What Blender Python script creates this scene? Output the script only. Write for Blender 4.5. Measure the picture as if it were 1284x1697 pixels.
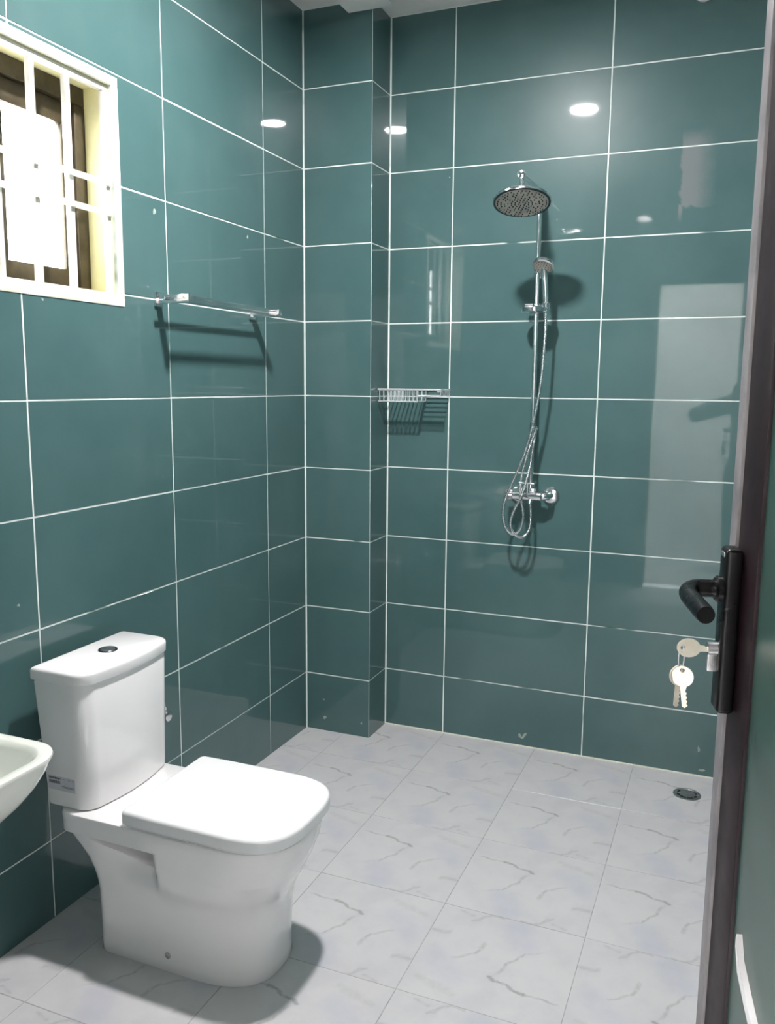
import bpy, bmesh, math, random
from mathutils import Vector, Matrix, noise
for o in list(bpy.data.objects):
    bpy.data.objects.remove(o)
sc = bpy.context.scene
COL = sc.collection
R = math.radians

# ------------------------------------------------------------------ camera, sky, lights, exposure
cam_data = bpy.data.cameras.new('camera')
cam = bpy.data.objects.new('camera', cam_data)
COL.objects.link(cam)
sc.camera = cam
F_PX, W_PX, H_PX = 1401.46, 1284, 1697
cam_data.sensor_fit = 'VERTICAL'
cam_data.sensor_height = 36.0
cam_data.lens = F_PX / H_PX * 36.0
cam_data.clip_start = 0.01


def cam_basis(yaw, pitch, roll):
    f = Vector((math.sin(yaw) * math.cos(pitch), math.cos(yaw) * math.cos(pitch), math.sin(pitch)))
    r = Vector((math.cos(yaw), -math.sin(yaw), 0))
    u = r.cross(f)
    return r * math.cos(roll) + u * math.sin(roll), u * math.cos(roll) - r * math.sin(roll), f


cr, cu, cf = cam_basis(-0.3851, -0.1497, 0.0088)
m = Matrix((cr, cu, -cf)).transposed().to_4x4()
m.translation = Vector((1.6618, -3.1694, 1.4918))
cam.matrix_world = m

world = bpy.data.worlds.new('sky')
sc.world = world
world.use_nodes = True
wb = world.node_tree.nodes['Background']
wb.inputs['Color'].default_value = (0.95, 0.98, 1.0, 1)
wb.inputs['Strength'].default_value = 8.0

CEILING_LIGHT_STRENGTH = 400.0
CORRIDOR_LIGHT_STRENGTH = 620.0
sc.view_settings.view_transform = 'Standard'
sc.view_settings.look = 'None'
sc.view_settings.gamma = 1.0
sc.view_settings.use_curve_mapping = False
sc.view_settings.exposure = 2.0


# ------------------------------------------------------------------ materials
def lin(c):
    return tuple(((x / 12.92) if x <= 0.04045 else ((x + 0.055) / 1.055) ** 2.4) for x in c)


def rgb(r, g, b):
    return lin((r / 255, g / 255, b / 255)) + (1,)


class NT:
    """small helper round a node tree"""
    def __init__(s, mat):
        s.t = mat.node_tree
        s.n = s.t.nodes
        s.l = s.t.links

    def new(s, typ, **kw):
        nd = s.n.new(typ)
        for k, v in kw.items():
            setattr(nd, k, v)
        return nd

    def put(s, sock, v):
        if isinstance(v, bpy.types.NodeSocket):
            s.l.new(v, sock)
        else:
            sock.default_value = v

    def math(s, op, a, b=0.0, c=0.0, clamp=False):
        nd = s.new('ShaderNodeMath', operation=op)
        nd.use_clamp = clamp
        for i, v in enumerate((a, b, c)):
            s.put(nd.inputs[i], v)
        return nd.outputs[0]

    def vmath(s, op, a, b=(0, 0, 0)):
        nd = s.new('ShaderNodeVectorMath', operation=op)
        s.put(nd.inputs[0], a)
        s.put(nd.inputs[1], b)
        return nd.outputs['Value'] if op in ('LENGTH', 'DISTANCE', 'DOT_PRODUCT') else nd.outputs['Vector']

    def noise(s, vec, scale, detail=3.0, rough=0.5, out='Fac'):
        nd = s.new('ShaderNodeTexNoise')
        s.put(nd.inputs['Vector'], vec)
        nd.inputs['Scale'].default_value = scale
        nd.inputs['Detail'].default_value = detail
        nd.inputs['Roughness'].default_value = rough
        return nd.outputs[out]

    def ramp(s, v, a, b, lo=0.0, hi=1.0):
        nd = s.new('ShaderNodeMapRange')
        nd.interpolation_type = 'SMOOTHSTEP'
        s.put(nd.inputs[0], v)
        for i, x in enumerate((a, b, lo, hi)):
            nd.inputs[i + 1].default_value = x
        return nd.outputs[0]

    def mix(s, fac, a, b):
        nd = s.new('ShaderNodeMix', data_type='RGBA')
        s.put(nd.inputs[0], fac)
        s.put(nd.inputs[6], a)
        s.put(nd.inputs[7], b)
        return nd.outputs[2]


def material(name, color, rough=0.5, metal=0.0, **kw):
    mt = bpy.data.materials.new(name)
    mt.use_nodes = True
    b = mt.node_tree.nodes['Principled BSDF']
    b.inputs['Base Color'].default_value = color
    b.inputs['Roughness'].default_value = rough
    b.inputs['Metallic'].default_value = metal
    for k, v in kw.items():
        b.inputs[k.replace('_', ' ')].default_value = v
    return mt


def bsdf(mt):
    return mt.node_tree.nodes['Principled BSDF']


def speckle(mt, c1, c2, scale, rough=None, bump=0.0):
    """fine procedural grain between two colours, in object space"""
    t = NT(mt)
    co = t.new('ShaderNodeTexCoord').outputs['Object']
    f = t.noise(co, scale, 4.0, 0.6)
    t.l.new(t.mix(t.ramp(f, 0.35, 0.65), c1, c2), bsdf(mt).inputs['Base Color'])
    if rough:
        t.l.new(t.ramp(f, 0.3, 0.7, rough[0], rough[1]), bsdf(mt).inputs['Roughness'])
    if bump:
        bp = t.new('ShaderNodeBump')
        bp.inputs['Strength'].default_value = bump
        bp.inputs['Distance'].default_value = 0.002
        t.l.new(f, bp.inputs['Height'])
        t.l.new(bp.outputs[0], bsdf(mt).inputs['Normal'])
    return mt


M = {}
# glossy teal wall tile; a paler grey patch with a narrow tail is mixed in on the back wall
mt = M['tile'] = material('teal_glazed_tile', rgb(66, 106, 104), 0.34, Coat_Weight=0.9, Coat_Roughness=0.03, Coat_IOR=1.5)
mt.node_tree.nodes['Principled BSDF'].inputs['Specular IOR Level'].default_value = 0.22
t = NT(mt)
geo = t.new('ShaderNodeNewGeometry').outputs['Position']
oi = t.new('ShaderNodeObjectInfo').outputs['Random']
f1 = t.noise(geo, 2.3, 4.0, 0.55)
base = t.mix(t.ramp(f1, 0.3, 0.7), rgb(72, 103, 103), rgb(82, 112, 112))
base = t.mix(t.math('MULTIPLY', oi, 0.25), base, rgb(70, 104, 103))
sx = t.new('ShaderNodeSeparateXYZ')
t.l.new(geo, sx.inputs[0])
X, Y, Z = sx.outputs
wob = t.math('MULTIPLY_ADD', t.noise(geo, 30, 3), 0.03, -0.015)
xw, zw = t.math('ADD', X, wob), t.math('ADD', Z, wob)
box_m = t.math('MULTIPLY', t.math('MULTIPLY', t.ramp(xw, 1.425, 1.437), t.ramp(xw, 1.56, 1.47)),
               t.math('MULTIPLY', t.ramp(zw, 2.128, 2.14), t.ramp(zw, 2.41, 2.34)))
tail_m = t.math('MULTIPLY', t.math('MULTIPLY', t.ramp(X, 1.426, 1.432), t.ramp(X, 1.446, 1.438)), t.ramp(Z, 2.075, 2.13))
grey_patch = t.math('MULTIPLY', t.math('MAXIMUM', box_m, t.math('MINIMUM', tail_m, t.ramp(Z, 2.15, 2.14))), t.ramp(Y, 0.15, 0.17))
base = t.mix(t.math('MULTIPLY', grey_patch, 0.5), base, rgb(150, 146, 148))
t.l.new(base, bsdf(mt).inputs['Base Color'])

# white grout, dirty and skipped in places
mt = M['grout'] = material('white_tile_grout', rgb(225, 232, 228), 0.8)
t = NT(mt)
geo = t.new('ShaderNodeNewGeometry').outputs['Position']
f = t.noise(geo, 2.6, 3.0, 0.65)
g = t.mix(t.ramp(f, 0.60, 0.68), rgb(232, 240, 236), rgb(70, 108, 104))
g = t.mix(t.math('MULTIPLY', t.ramp(t.noise(geo, 14, 2), 0.5, 0.75), 0.35), g, rgb(150, 175, 168))
t.l.new(g, bsdf(mt).inputs['Base Color'])

# floor tile: pale grey marble print that repeats on every tile (object space = one tile, 0.4 m square)
mt = M['floor_tile'] = material('pale_marble_floor_tile', rgb(200, 200, 204), 0.3)
t = NT(mt)
co = t.new('ShaderNodeTexCoord').outputs['Object']
wn = t.new('ShaderNodeTexNoise')
t.l.new(co, wn.inputs['Vector'])
wn.inputs['Scale'].default_value = 22.0
wn.inputs['Detail'].default_value = 3.0
wv = t.vmath('SCALE', t.vmath('SUBTRACT', wn.outputs['Color'], (0.5, 0.5, 0.5)))
wv.node.inputs['Scale'].default_value = 0.035
p0 = t.vmath('MULTIPLY', t.vmath('ADD', co, wv), (1, -1, 0))


def seg(a, b, width, depth):
    ax, ay = a
    bx, by = b
    d = Vector((bx - ax, by - ay, 0))
    pa = t.vmath('SUBTRACT', p0, (ax, ay, 0))
    h = t.math('DIVIDE', t.vmath('DOT_PRODUCT', pa, d), d.dot(d), clamp=True)
    sv = t.new('ShaderNodeVectorMath', operation='SCALE')
    sv.inputs[0].default_value = d
    t.l.new(h, sv.inputs['Scale'])
    return t.math('MULTIPLY', t.ramp(t.vmath('DISTANCE', pa, sv.outputs[0]), width, width * 0.15), depth)


veins = [((0.02, 0.112), (0.11, 0.112), 0.006, 0.6), ((0.11, 0.112), (0.20, 0.14), 0.008, 0.95),
         ((0.195, 0.145), (0.18, 0.18), 0.005, 0.4), ((0.18, 0.178), (0.135, 0.268), 0.006, 0.6),
         ((0.135, 0.268), (0.08, 0.29), 0.005, 0.3),
         ((0.244, 0.267), (0.262, 0.215), 0.008, 0.55), ((0.262, 0.215), (0.31, 0.175), 0.007, 0.45),
         ((0.227, 0.395), (0.262, 0.392), 0.008, 0.4), ((0.262, 0.392), (0.298, 0.351), 0.01, 0.45),
         ((0.343, 0.279), (0.395, 0.276), 0.012, 0.4), ((0.303, 0.376), (0.345, 0.381), 0.007, 0.35),
         ((0.27, 0.05), (0.36, 0.075), 0.02, 0.22)]
vm = None
for v in veins:
    s_ = seg(*v)
    vm = s_ if vm is None else t.math('MAXIMUM', vm, s_)
vm = t.math('MULTIPLY', vm, t.ramp(t.noise(co, 60, 3), 0.3, 0.6, 0.35, 1.0))
cloud = t.ramp(t.noise(co, 7, 4, 0.6), 0.42, 0.7)
blue = t.math('MAXIMUM', seg((0.14, 0.30), (0.185, 0.37), 0.06, 1.0), seg((0.29, 0.11), (0.35, 0.17), 0.06, 0.8))
c = t.mix(t.math('MULTIPLY', cloud, 0.5), rgb(203, 202, 203), rgb(188, 188, 192))
c = t.mix(t.math('MULTIPLY', blue, 0.3), c, rgb(172, 176, 196))
c = t.mix(t.math('MULTIPLY', vm, 0.75), c, rgb(138, 140, 138))
t.l.new(c, bsdf(mt).inputs['Base Color'])
M['floor_grout'] = speckle(material('grey_floor_grout', rgb(150, 150, 152), 0.85), rgb(172, 172, 172), rgb(150, 150, 154), 40)

M['ceramic'] = speckle(material('white_vitreous_ceramic', rgb(232, 232, 232), 0.12, Coat_Weight=0.5, Coat_Roughness=0.05), rgb(245, 243, 243), rgb(247, 245, 245), 3)
M['basin'] = speckle(material('ivory_vitreous_ceramic', rgb(236, 236, 230), 0.12, Coat_Weight=0.5, Coat_Roughness=0.05), rgb(246, 246, 238), rgb(242, 243, 234), 3)
M['seat'] = speckle(material('white_moulded_seat_plastic', rgb(240, 240, 240), 0.2), rgb(240, 240, 241), rgb(236, 236, 237), 5)
M['chrome'] = speckle(material('polished_chrome', (0.82, 0.82, 0.84, 1), 0.08, 1.0), (0.92, 0.92, 0.93, 1), (0.86, 0.86, 0.88, 1), 30, (0.12, 0.2))
M['hose'] = speckle(material('braided_steel_hose', (0.78, 0.78, 0.8, 1), 0.28, 1.0), (0.85, 0.85, 0.87, 1), (0.6, 0.6, 0.62, 1), 300, (0.2, 0.35))
M['nozzle_face'] = speckle(material('grey_spray_plate', rgb(138, 138, 130), 0.4), rgb(196, 190, 178), rgb(172, 168, 158), 25)
M['rubber'] = speckle(material('dark_rubber', rgb(40, 44, 44), 0.6), rgb(44, 48, 48), rgb(34, 38, 38), 60)
M['grille'] = speckle(material('white_gloss_paint', rgb(232, 230, 224), 0.35), rgb(236, 234, 228), rgb(222, 218, 208), 12, bump=0.1)
M['reveal'] = speckle(material('cream_plaster_paint', rgb(232, 226, 180), 0.7), rgb(236, 230, 184), rgb(226, 218, 168), 6, bump=0.2)
M['surround'] = speckle(material('white_plaster_edge', rgb(236, 236, 226), 0.7), rgb(240, 240, 230), rgb(226, 224, 208), 10, bump=0.25)
M['bronze'] = speckle(material('bronze_window_aluminium', rgb(74, 66, 48), 0.4, 0.3), rgb(78, 70, 52), rgb(64, 56, 40), 20)
M['ceiling'] = speckle(material('white_ceiling_plaster', rgb(214, 214, 208), 0.9), rgb(240, 240, 236), rgb(232, 232, 228), 5, bump=0.15)
M['wall_paint'] = speckle(material('white_corridor_paint', rgb(226, 224, 222), 0.8), rgb(228, 226, 224), rgb(220, 218, 216), 4)
M['door'] = speckle(material('dark_plum_brown_door_metal', rgb(66, 54, 58), 0.38, Specular_IOR_Level=0.2), rgb(34, 20, 25), rgb(27, 16, 20), 6, (0.4, 0.55))
M['door_lip'] = speckle(material('lit_grey_door_edge', rgb(104, 102, 102), 0.4, Specular_IOR_Level=0.2), rgb(136, 132, 134), rgb(116, 113, 116), 10)  # door edge lightened to stand in for light reflected off the floor
M['door_panel'] = speckle(material('dark_glossy_door_panel', rgb(30, 46, 42), 0.3), rgb(52, 76, 70), rgb(58, 82, 76), 4)
M['dark_chrome'] = speckle(material('dark_chrome', (0.12, 0.12, 0.13, 1), 0.25, 0.9), (0.13, 0.13, 0.14, 1), (0.09, 0.09, 0.10, 1), 40)
M['wire'] = speckle(material('satin_chrome_wire', (0.95, 0.95, 0.96, 1), 0.3, 0.6), (0.96, 0.96, 0.97, 1), (0.88, 0.88, 0.9, 1), 60)
M['black'] = speckle(material('satin_black_metal', rgb(24, 22, 26), 0.3, Specular_IOR_Level=0.3), rgb(15, 13, 16), rgb(11, 10, 12), 30, (0.25, 0.38))
M['brass'] = speckle(material('pale_nickel_brass', (0.86, 0.80, 0.68, 1), 0.3, 0.55), (0.88, 0.82, 0.71, 1), (0.80, 0.74, 0.62, 1), 60)
M['steel'] = speckle(material('brushed_steel', (0.42, 0.42, 0.43, 1), 0.35, 1.0), (0.58, 0.58, 0.59, 1), (0.46, 0.46, 0.47, 1), 80, (0.3, 0.45))
M['void'] = speckle(material('dark_drain_shadow_gap', rgb(26, 27, 28), 0.9), rgb(26, 27, 28), rgb(20, 20, 22), 20)
M['white_plastic'] = speckle(material('white_plastic', rgb(226, 224, 226), 0.4), rgb(228, 226, 228), rgb(220, 218, 220), 20)
M['paper'] = speckle(material('white_sticker_paper', rgb(206, 206, 212), 0.5), rgb(207, 207, 213), rgb(202, 202, 208), 40)
M['ink'] = speckle(material('grey_printing_ink', rgb(96, 96, 104), 0.6), rgb(98, 98, 106), rgb(88, 88, 96), 90)
M['daub'] = speckle(material('cream_filler_daub', rgb(190, 196, 180), 0.8), rgb(168, 180, 168), rgb(140, 160, 152), 60)
M['film'] = material('clear_window_glass', (1, 1, 1, 1), 0.02, Transmission_Weight=1.0, IOR=1.45)


def emitter(name, color, strength):
    mt = bpy.data.materials.new(name)
    mt.use_nodes = True
    nt = mt.node_tree
    nt.nodes.clear()
    e = nt.nodes.new('ShaderNodeEmission')
    o = nt.nodes.new('ShaderNodeOutputMaterial')
    e.inputs[0].default_value = color
    e.inputs[1].default_value = strength
    nt.links.new(e.outputs[0], o.inputs[0])
    return mt


# ------------------------------------------------------------------ mesh helpers
def frame_of(d):
    d = Vector(d).normalized()
    a = Vector((0, 0, 1)) if abs(d.z) < 0.9 else Vector((1, 0, 0))
    u = d.cross(a).normalized()
    return u, d.cross(u).normalized(), d


class MB:
    def __init__(s):
        s.bm = bmesh.new()

    def loft(s, rings, cap0=True, cap1=True, closed=False):
        vs = [[s.bm.verts.new(p) for p in r] for r in rings]
        n = len(vs[0])
        seq = list(zip(vs, vs[1:])) + ([(vs[-1], vs[0])] if closed else [])
        for a, b in seq:
            for i in range(n):
                j = (i + 1) % n
                s.bm.faces.new((a[i], a[j], b[j], b[i]))
        if not closed:
            if cap0:
                s.bm.faces.new(list(reversed(vs[0])))
            if cap1:
                s.bm.faces.new(vs[-1])
        return s

    def box(s, x0, x1, y0, y1, z0, z1, bevel=0.0, seg=2):
        r = lambda z: [(x0, y0, z), (x1, y0, z), (x1, y1, z), (x0, y1, z)]
        before = set(s.bm.faces)
        s.loft([r(z0), r(z1)])
        if bevel:
            new = [f for f in s.bm.faces if f not in before]
            ed = list({e for f in new for e in f.edges})
            bmesh.ops.bevel(s.bm, geom=ed, offset=bevel, segments=seg, affect='EDGES', profile=0.5)
        return s

    def cyl(s, p0, p1, r, n=20, r1=None):
        p0, p1 = Vector(p0), Vector(p1)
        u, v, d = frame_of(p1 - p0)
        r1 = r if r1 is None else r1
        ring = lambda p, q: [p + (u * math.cos(6.28318 * i / n) + v * math.sin(6.28318 * i / n)) * q for i in range(n)]
        return s.loft([ring(p0, r), ring(p1, r1)])

    def lathe(s, prof, origin=(0, 0, 0), axis=(0, 0, 1), n=32, caps=(True, True)):
        """prof: list of (radius, height along axis)"""
        o = Vector(origin)
        u, v, d = frame_of(axis)
        rings = [[o + d * h + (u * math.cos(6.28318 * i / n) + v * math.sin(6.28318 * i / n)) * max(r, 1e-5) for i in range(n)] for r, h in prof]
        return s.loft(rings, *caps)

    def tube(s, pts, r, n=10, closed=False):
        pts = [Vector(p) for p in pts]
        k = len(pts)
        rings = []
        u = None
        for i in range(k):
            a = pts[(i - 1) % k] if (closed or i > 0) else pts[i]
            b = pts[(i + 1) % k] if (closed or i < k - 1) else pts[i]
            d = (b - a).normalized()
            if u is None:
                u = frame_of(d)[0]
            u = (u - d * u.dot(d)).normalized()
            v = d.cross(u)
            rr = r[i] if isinstance(r, (list, tuple)) else r
            rings.append([pts[i] + (u * math.cos(6.28318 * j / n) + v * math.sin(6.28318 * j / n)) * rr for j in range(n)])
        return s.loft(rings, closed=closed)

    def prism(s, poly, d0, d1, to3, bevel=0.0):
        """poly in 2D, extruded from d0 to d1; to3(u, v, d) -> 3D; the rim at d1 is bevelled"""
        a = [s.bm.verts.new(to3(u, v, d0)) for u, v in poly]
        b = [s.bm.verts.new(to3(u, v, d1)) for u, v in poly]
        n = len(poly)
        s.bm.faces.new(list(reversed(a)))
        top = s.bm.faces.new(b)
        for i in range(n):
            j = (i + 1) % n
            s.bm.faces.new((a[i], a[j], b[j], b[i]))
        if bevel:
            bmesh.ops.bevel(s.bm, geom=list(top.edges), offset=bevel, segments=1, affect='EDGES')
        return s

    def mesh(s, name, mat, smooth=35):
        bmesh.ops.recalc_face_normals(s.bm, faces=s.bm.faces)
        me = bpy.data.meshes.new(name)
        s.bm.to_mesh(me)
        s.bm.free()
        if smooth:
            me.polygons.foreach_set('use_smooth', [True] * len(me.polygons))
            me.set_sharp_from_angle(angle=R(smooth))
        me.materials.append(mat)
        return me

    def obj(s, name, mat, parent=None, smooth=35, loc=None, label=None, kind=None):
        o = bpy.data.objects.new(name, s.mesh(name, mat, smooth))
        COL.objects.link(o)
        if parent:
            o.parent = parent
        if loc:
            o.location = loc
        if label:
            o['label'] = label
        if kind:
            o['kind'] = kind
        return o


def thing(name, label, cat, loc=(0, 0, 0), group=None):
    o = bpy.data.objects.new(name, None)
    COL.objects.link(o)
    o.empty_display_size = 0.05
    o.location = loc
    o['label'] = label
    o['category'] = cat
    if group:
        o['group'] = group
    return o


def structure(o):
    o['kind'] = 'structure'
    return o


def smooth_path(pts, k=8):
    """Catmull-Rom through the points"""
    P = [Vector(p) for p in pts]
    P = [P[0] * 2 - P[1]] + P + [P[-1] * 2 - P[-2]]
    out = []
    for i in range(1, len(P) - 2):
        a, b, c, d = P[i - 1:i + 3]
        for j in range(k):
            q = j / k
            out.append(0.5 * ((2 * b) + (c - a) * q + (2 * a - 5 * b + 4 * c - d) * q * q + (3 * b - 3 * c + d - a) * q ** 3))
    out.append(P[-2])
    return out


# ------------------------------------------------------------------ the room
PIER_W, PIER_D = 0.2999, 0.1843          # tiled pier in the corner: x 0..PIER_W, y 0..PIER_D
RIGHT, NEAR, CEIL = 1.95, -2.80, 2.936
TH = 0.12
ROW0, ROWH = 0.2432, 0.30
ZROWS = [-0.02] + [ROW0 + ROWH * k for k in range(9)] + [CEIL]
WIN = (-1.79, -1.122, 1.713, 2.328)       # tile-free rectangle round the window (y0, y1, z0, z1)
DOOR_X0, DOOR_X1, DOOR_TOP = 1.09, 1.90, 2.20


def floor_z(y):
    return -0.0105 - 0.0185 * y


def minus(rect, hole):
    """rectangle minus a rectangle -> polygons (whole, one L, or strips)"""
    x0, x1, z0, z1 = rect
    a0, a1, b0, b1 = max(x0, hole[0]), min(x1, hole[1]), max(z0, hole[2]), min(z1, hole[3])
    if a0 >= a1 - 1e-4 or b0 >= b1 - 1e-4:
        return [[(x0, z0), (x1, z0), (x1, z1), (x0, z1)]]
    L, Rr, B, T = a0 > x0 + 1e-4, a1 < x1 - 1e-4, b0 > z0 + 1e-4, b1 < z1 - 1e-4
    if L + Rr + B + T == 0:
        return []
    if L and B and not Rr and not T:
        return [[(x0, z0), (x1, z0), (x1, b0), (a0, b0), (a0, z1), (x0, z1)]]
    if Rr and B and not L and not T:
        return [[(x0, z0), (x1, z0), (x1, z1), (a1, z1), (a1, b0), (x0, b0)]]
    if L and T and not Rr and not B:
        return [[(x0, z0), (a0, z0), (a0, b1), (x1, b1), (x1, z1), (x0, z1)]]
    if Rr and T and not L and not B:
        return [[(a1, z0), (x1, z0), (x1, z1), (x0, z1), (x0, b1), (a1, b1)]]
    out = []
    if L:
        out.append([(x0, z0), (a0, z0), (a0, z1), (x0, z1)])
    if Rr:
        out.append([(a1, z0), (x1, z0), (x1, z1), (a1, z1)])
    if B:
        out.append([(a0, z0), (a1, z0), (a1, b0), (a0, b0)])
    if T:
        out.append([(a0, b1), (a1, b1), (a1, z1), (a0, z1)])
    return out


rng = random.Random(7)
tile_meshes = {}


def lay_tiles(parent, ucuts, vcuts, to_world, gap, mat, hole=None, thick=0.006, jitter=0.0009, name='tile', single=True, cell=None):
    """one object per tile; alike tiles share a mesh. to_world: 4x4 with columns u, v, normal, origin"""
    nmat = to_world
    joined = None if single else MB()
    for i in range(len(ucuts) - 1):
        for j in range(len(vcuts) - 1):
            u0, u1, v0, v1 = ucuts[i], ucuts[i + 1], vcuts[j], vcuts[j + 1]
            g = gap / 2
            for poly in minus((u0 + g, u1 - g, v0 + g, v1 - g), hole or (9, 9, 9, 9)):
                cx, cy = (u0, v1) if cell else ((u0 + u1) / 2, (v0 + v1) / 2)
                rot = False
                if cell:
                    cx, cy, rot = cell(i, j)
                sgn = -1 if rot else 1
                loc = [((u - cx) * sgn, (v - cy) * sgn) for u, v in poly]
                if not single:
                    joined.prism([(u, v) for u, v in poly], -thick, 0, lambda a, b, d: nmat @ Vector((a, b, d)), 0.0008)
                    continue
                key = (name, mat.name, tuple((round(a, 4), round(b, 4)) for a, b in loc))
                if key not in tile_meshes:
                    tile_meshes[key] = MB().prism(loc, -thick, 0, lambda a, b, d: Vector((a, b, d)), 0.0008).mesh(name, mat, 0)
                o = bpy.data.objects.new(name, tile_meshes[key])
                COL.objects.link(o)
                o.parent = parent
                tilt = Matrix.Rotation(rng.uniform(-1, 1) * jitter, 4, 'X') @ Matrix.Rotation(rng.uniform(-1, 1) * jitter, 4, 'Y')
                shift = Vector((rng.uniform(-1, 1) * 0.0005, rng.uniform(-1, 1) * 0.0005, rng.uniform(-0.0002, 0)))
                mm = nmat @ Matrix.Translation(Vector((cx, cy, 0)) + shift) @ tilt
                if rot:
                    mm = mm @ Matrix.Rotation(math.pi, 4, 'Z')
                o.matrix_local = parent.matrix_world.inverted() @ mm if parent else mm
    if not single:
        joined.obj(name, mat, parent, 0, kind='stuff')


def basis(u, v, n, o):
    mm = Matrix((u, v, n)).transposed().to_4x4()
    mm.translation = Vector(o)
    return mm


GI = 0.0012      # grout lies this far behind the tile face
WG = 0.0048      # joint width

# left wall with the window hole
mb = MB()
y0, y1, z0, z1 = -1.77, -1.145, 1.725, 2.31
mb.box(-0.18, -GI, NEAR - 0.15, y0, -0.06, CEIL + 0.1)
mb.box(-0.18, -GI, y1, PIER_D + TH, -0.06, CEIL + 0.1)
mb.box(-0.18, -GI, y0, y1, -0.06, z0)
mb.box(-0.18, -GI, y0, y1, z1, CEIL + 0.1)
wl = structure(mb.obj('wall_left', M['grout'], smooth=0))
lay_tiles(wl, [NEAR, -2.708, -2.108, -1.508, -0.911, -0.3136, -0.001], ZROWS,
          basis((0, 1, 0), (0, 0, 1), (1, 0, 0), (0, 0, 0)), WG, M['tile'], hole=WIN)

# pier in the far left corner: front and right side
wp = structure(MB().box(-GI, PIER_W - GI, GI, PIER_D + 0.05, -0.06, CEIL + 0.05).obj('wall_corner', M['grout'], smooth=0))
lay_tiles(wp, [0.002, PIER_W], ZROWS, basis((1, 0, 0), (0, 0, 1), (0, -1, 0), (0, 0, 0)), WG, M['tile'])
lay_tiles(wp, [0.0, PIER_D - 0.002], ZROWS, basis((0, 1, 0), (0, 0, 1), (1, 0, 0), (PIER_W, 0, 0)), WG, M['tile'])

# back wall
wbk = structure(MB().box(PIER_W - 0.02, RIGHT + TH, PIER_D + GI, PIER_D + TH, -0.06, CEIL + 0.1).obj('wall_back', M['grout'], smooth=0))
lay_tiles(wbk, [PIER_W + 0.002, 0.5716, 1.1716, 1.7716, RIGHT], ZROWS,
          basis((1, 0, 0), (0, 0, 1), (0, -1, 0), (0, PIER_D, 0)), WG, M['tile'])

# right wall and near wall (seen only as reflections): their tiles are one mesh each
wr = structure(MB().box(RIGHT + GI, RIGHT + TH, NEAR - 0.15, PIER_D + GI, -0.06, CEIL + 0.1).obj('wall_right', M['grout'], smooth=0))
lay_tiles(wr, [NEAR, -2.2, -1.6, -1.0, -0.4, PIER_D - 0.002], ZROWS,
          basis((0, 1, 0), (0, 0, 1), (-1, 0, 0), (RIGHT, 0, 0)), WG, M['tile'], single=False)
mb = MB()
mb.box(-0.001, DOOR_X0, NEAR - 0.15, NEAR - GI, -0.06, CEIL + 0.1)
mb.box(DOOR_X1, RIGHT + 0.001, NEAR - 0.15, NEAR - GI, -0.06, CEIL + 0.1)
mb.box(DOOR_X0, DOOR_X1, NEAR - 0.15, NEAR - GI, DOOR_TOP, CEIL + 0.1)
wn_ = structure(mb.obj('wall_front', M['grout'], smooth=0))
lay_tiles(wn_, [0.002, 0.5, 1.1, 1.7, RIGHT - 0.002], ZROWS, basis((1, 0, 0), (0, 0, 1), (0, 1, 0), (0, NEAR, 0)), WG, M['tile'],
          hole=(DOOR_X0 - 0.03, DOOR_X1 + 0.03, -0.1, DOOR_TOP + 0.03), single=False)

# floor: falls slightly towards the drain in the back right corner
fa = math.atan(-0.0185)
fl_m = Matrix.Rotation(fa, 4, 'X')
fl_m.translation = Vector((0, 0, -0.0105))
mb = MB()
mb.box(-0.02, RIGHT + 0.02, NEAR - 0.001, PIER_D + 0.02, -0.08, -0.0007)
fl = structure(mb.obj('floor', M['floor_grout'], smooth=0))
fl.matrix_world = fl_m
XC = [0.0, 0.18, 0.58, 0.98, 1.38, 1.78, RIGHT]
XO = [-0.22, 0.18, 0.58, 0.98, 1.38, 1.78]
YC = [NEAR, -2.60, -2.20, -1.80, -1.405, -1.015, -0.618, -0.22, PIER_D]
YO = [-2.60, -2.20, -1.80, -1.405, -1.015, -0.618, -0.22, 0.18]


def floor_cell(i, j):
    rot = 1 <= i <= 4 and j in (1, 2, 4) and not (i == 2 and j == 4) or (i in (3,) and j == 3)
    if rot:
        return XO[i] + 0.4, YO[j] - 0.4, True
    return XO[i], YO[j], False


lay_tiles(fl, XC, YC, fl_m, 0.0018, M['floor_tile'], hole=(-1, PIER_W, 0.0, 1), thick=0.008, jitter=0.0004, cell=floor_cell)

structure(MB().box(PIER_W + 0.001, RIGHT - 0.001, PIER_D - 0.0035, PIER_D - 0.0002, -0.016, -0.0095).obj('trim_1', M['surround'], smooth=0))

# ceiling with its raised strip and a plaster patch by the pier
ce = structure(MB().box(-0.02, RIGHT + 0.02, NEAR - 0.001, PIER_D + 0.02, CEIL, CEIL + 0.1).obj('ceiling', M['ceiling'], smooth=0))
mb = MB()
poly = [(0.195, -1.0), (0.42, -1.0), (0.40, -0.4), (0.385, -0.03), (0.385, -0.002), (0.197, -0.002)]
mb.prism(poly, CEIL + 0.002, 2.894, lambda a, b, d: Vector((a, b, d)), 0.004)
mb.obj('plaster_patch', M['ceiling'], ce, 30)

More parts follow.
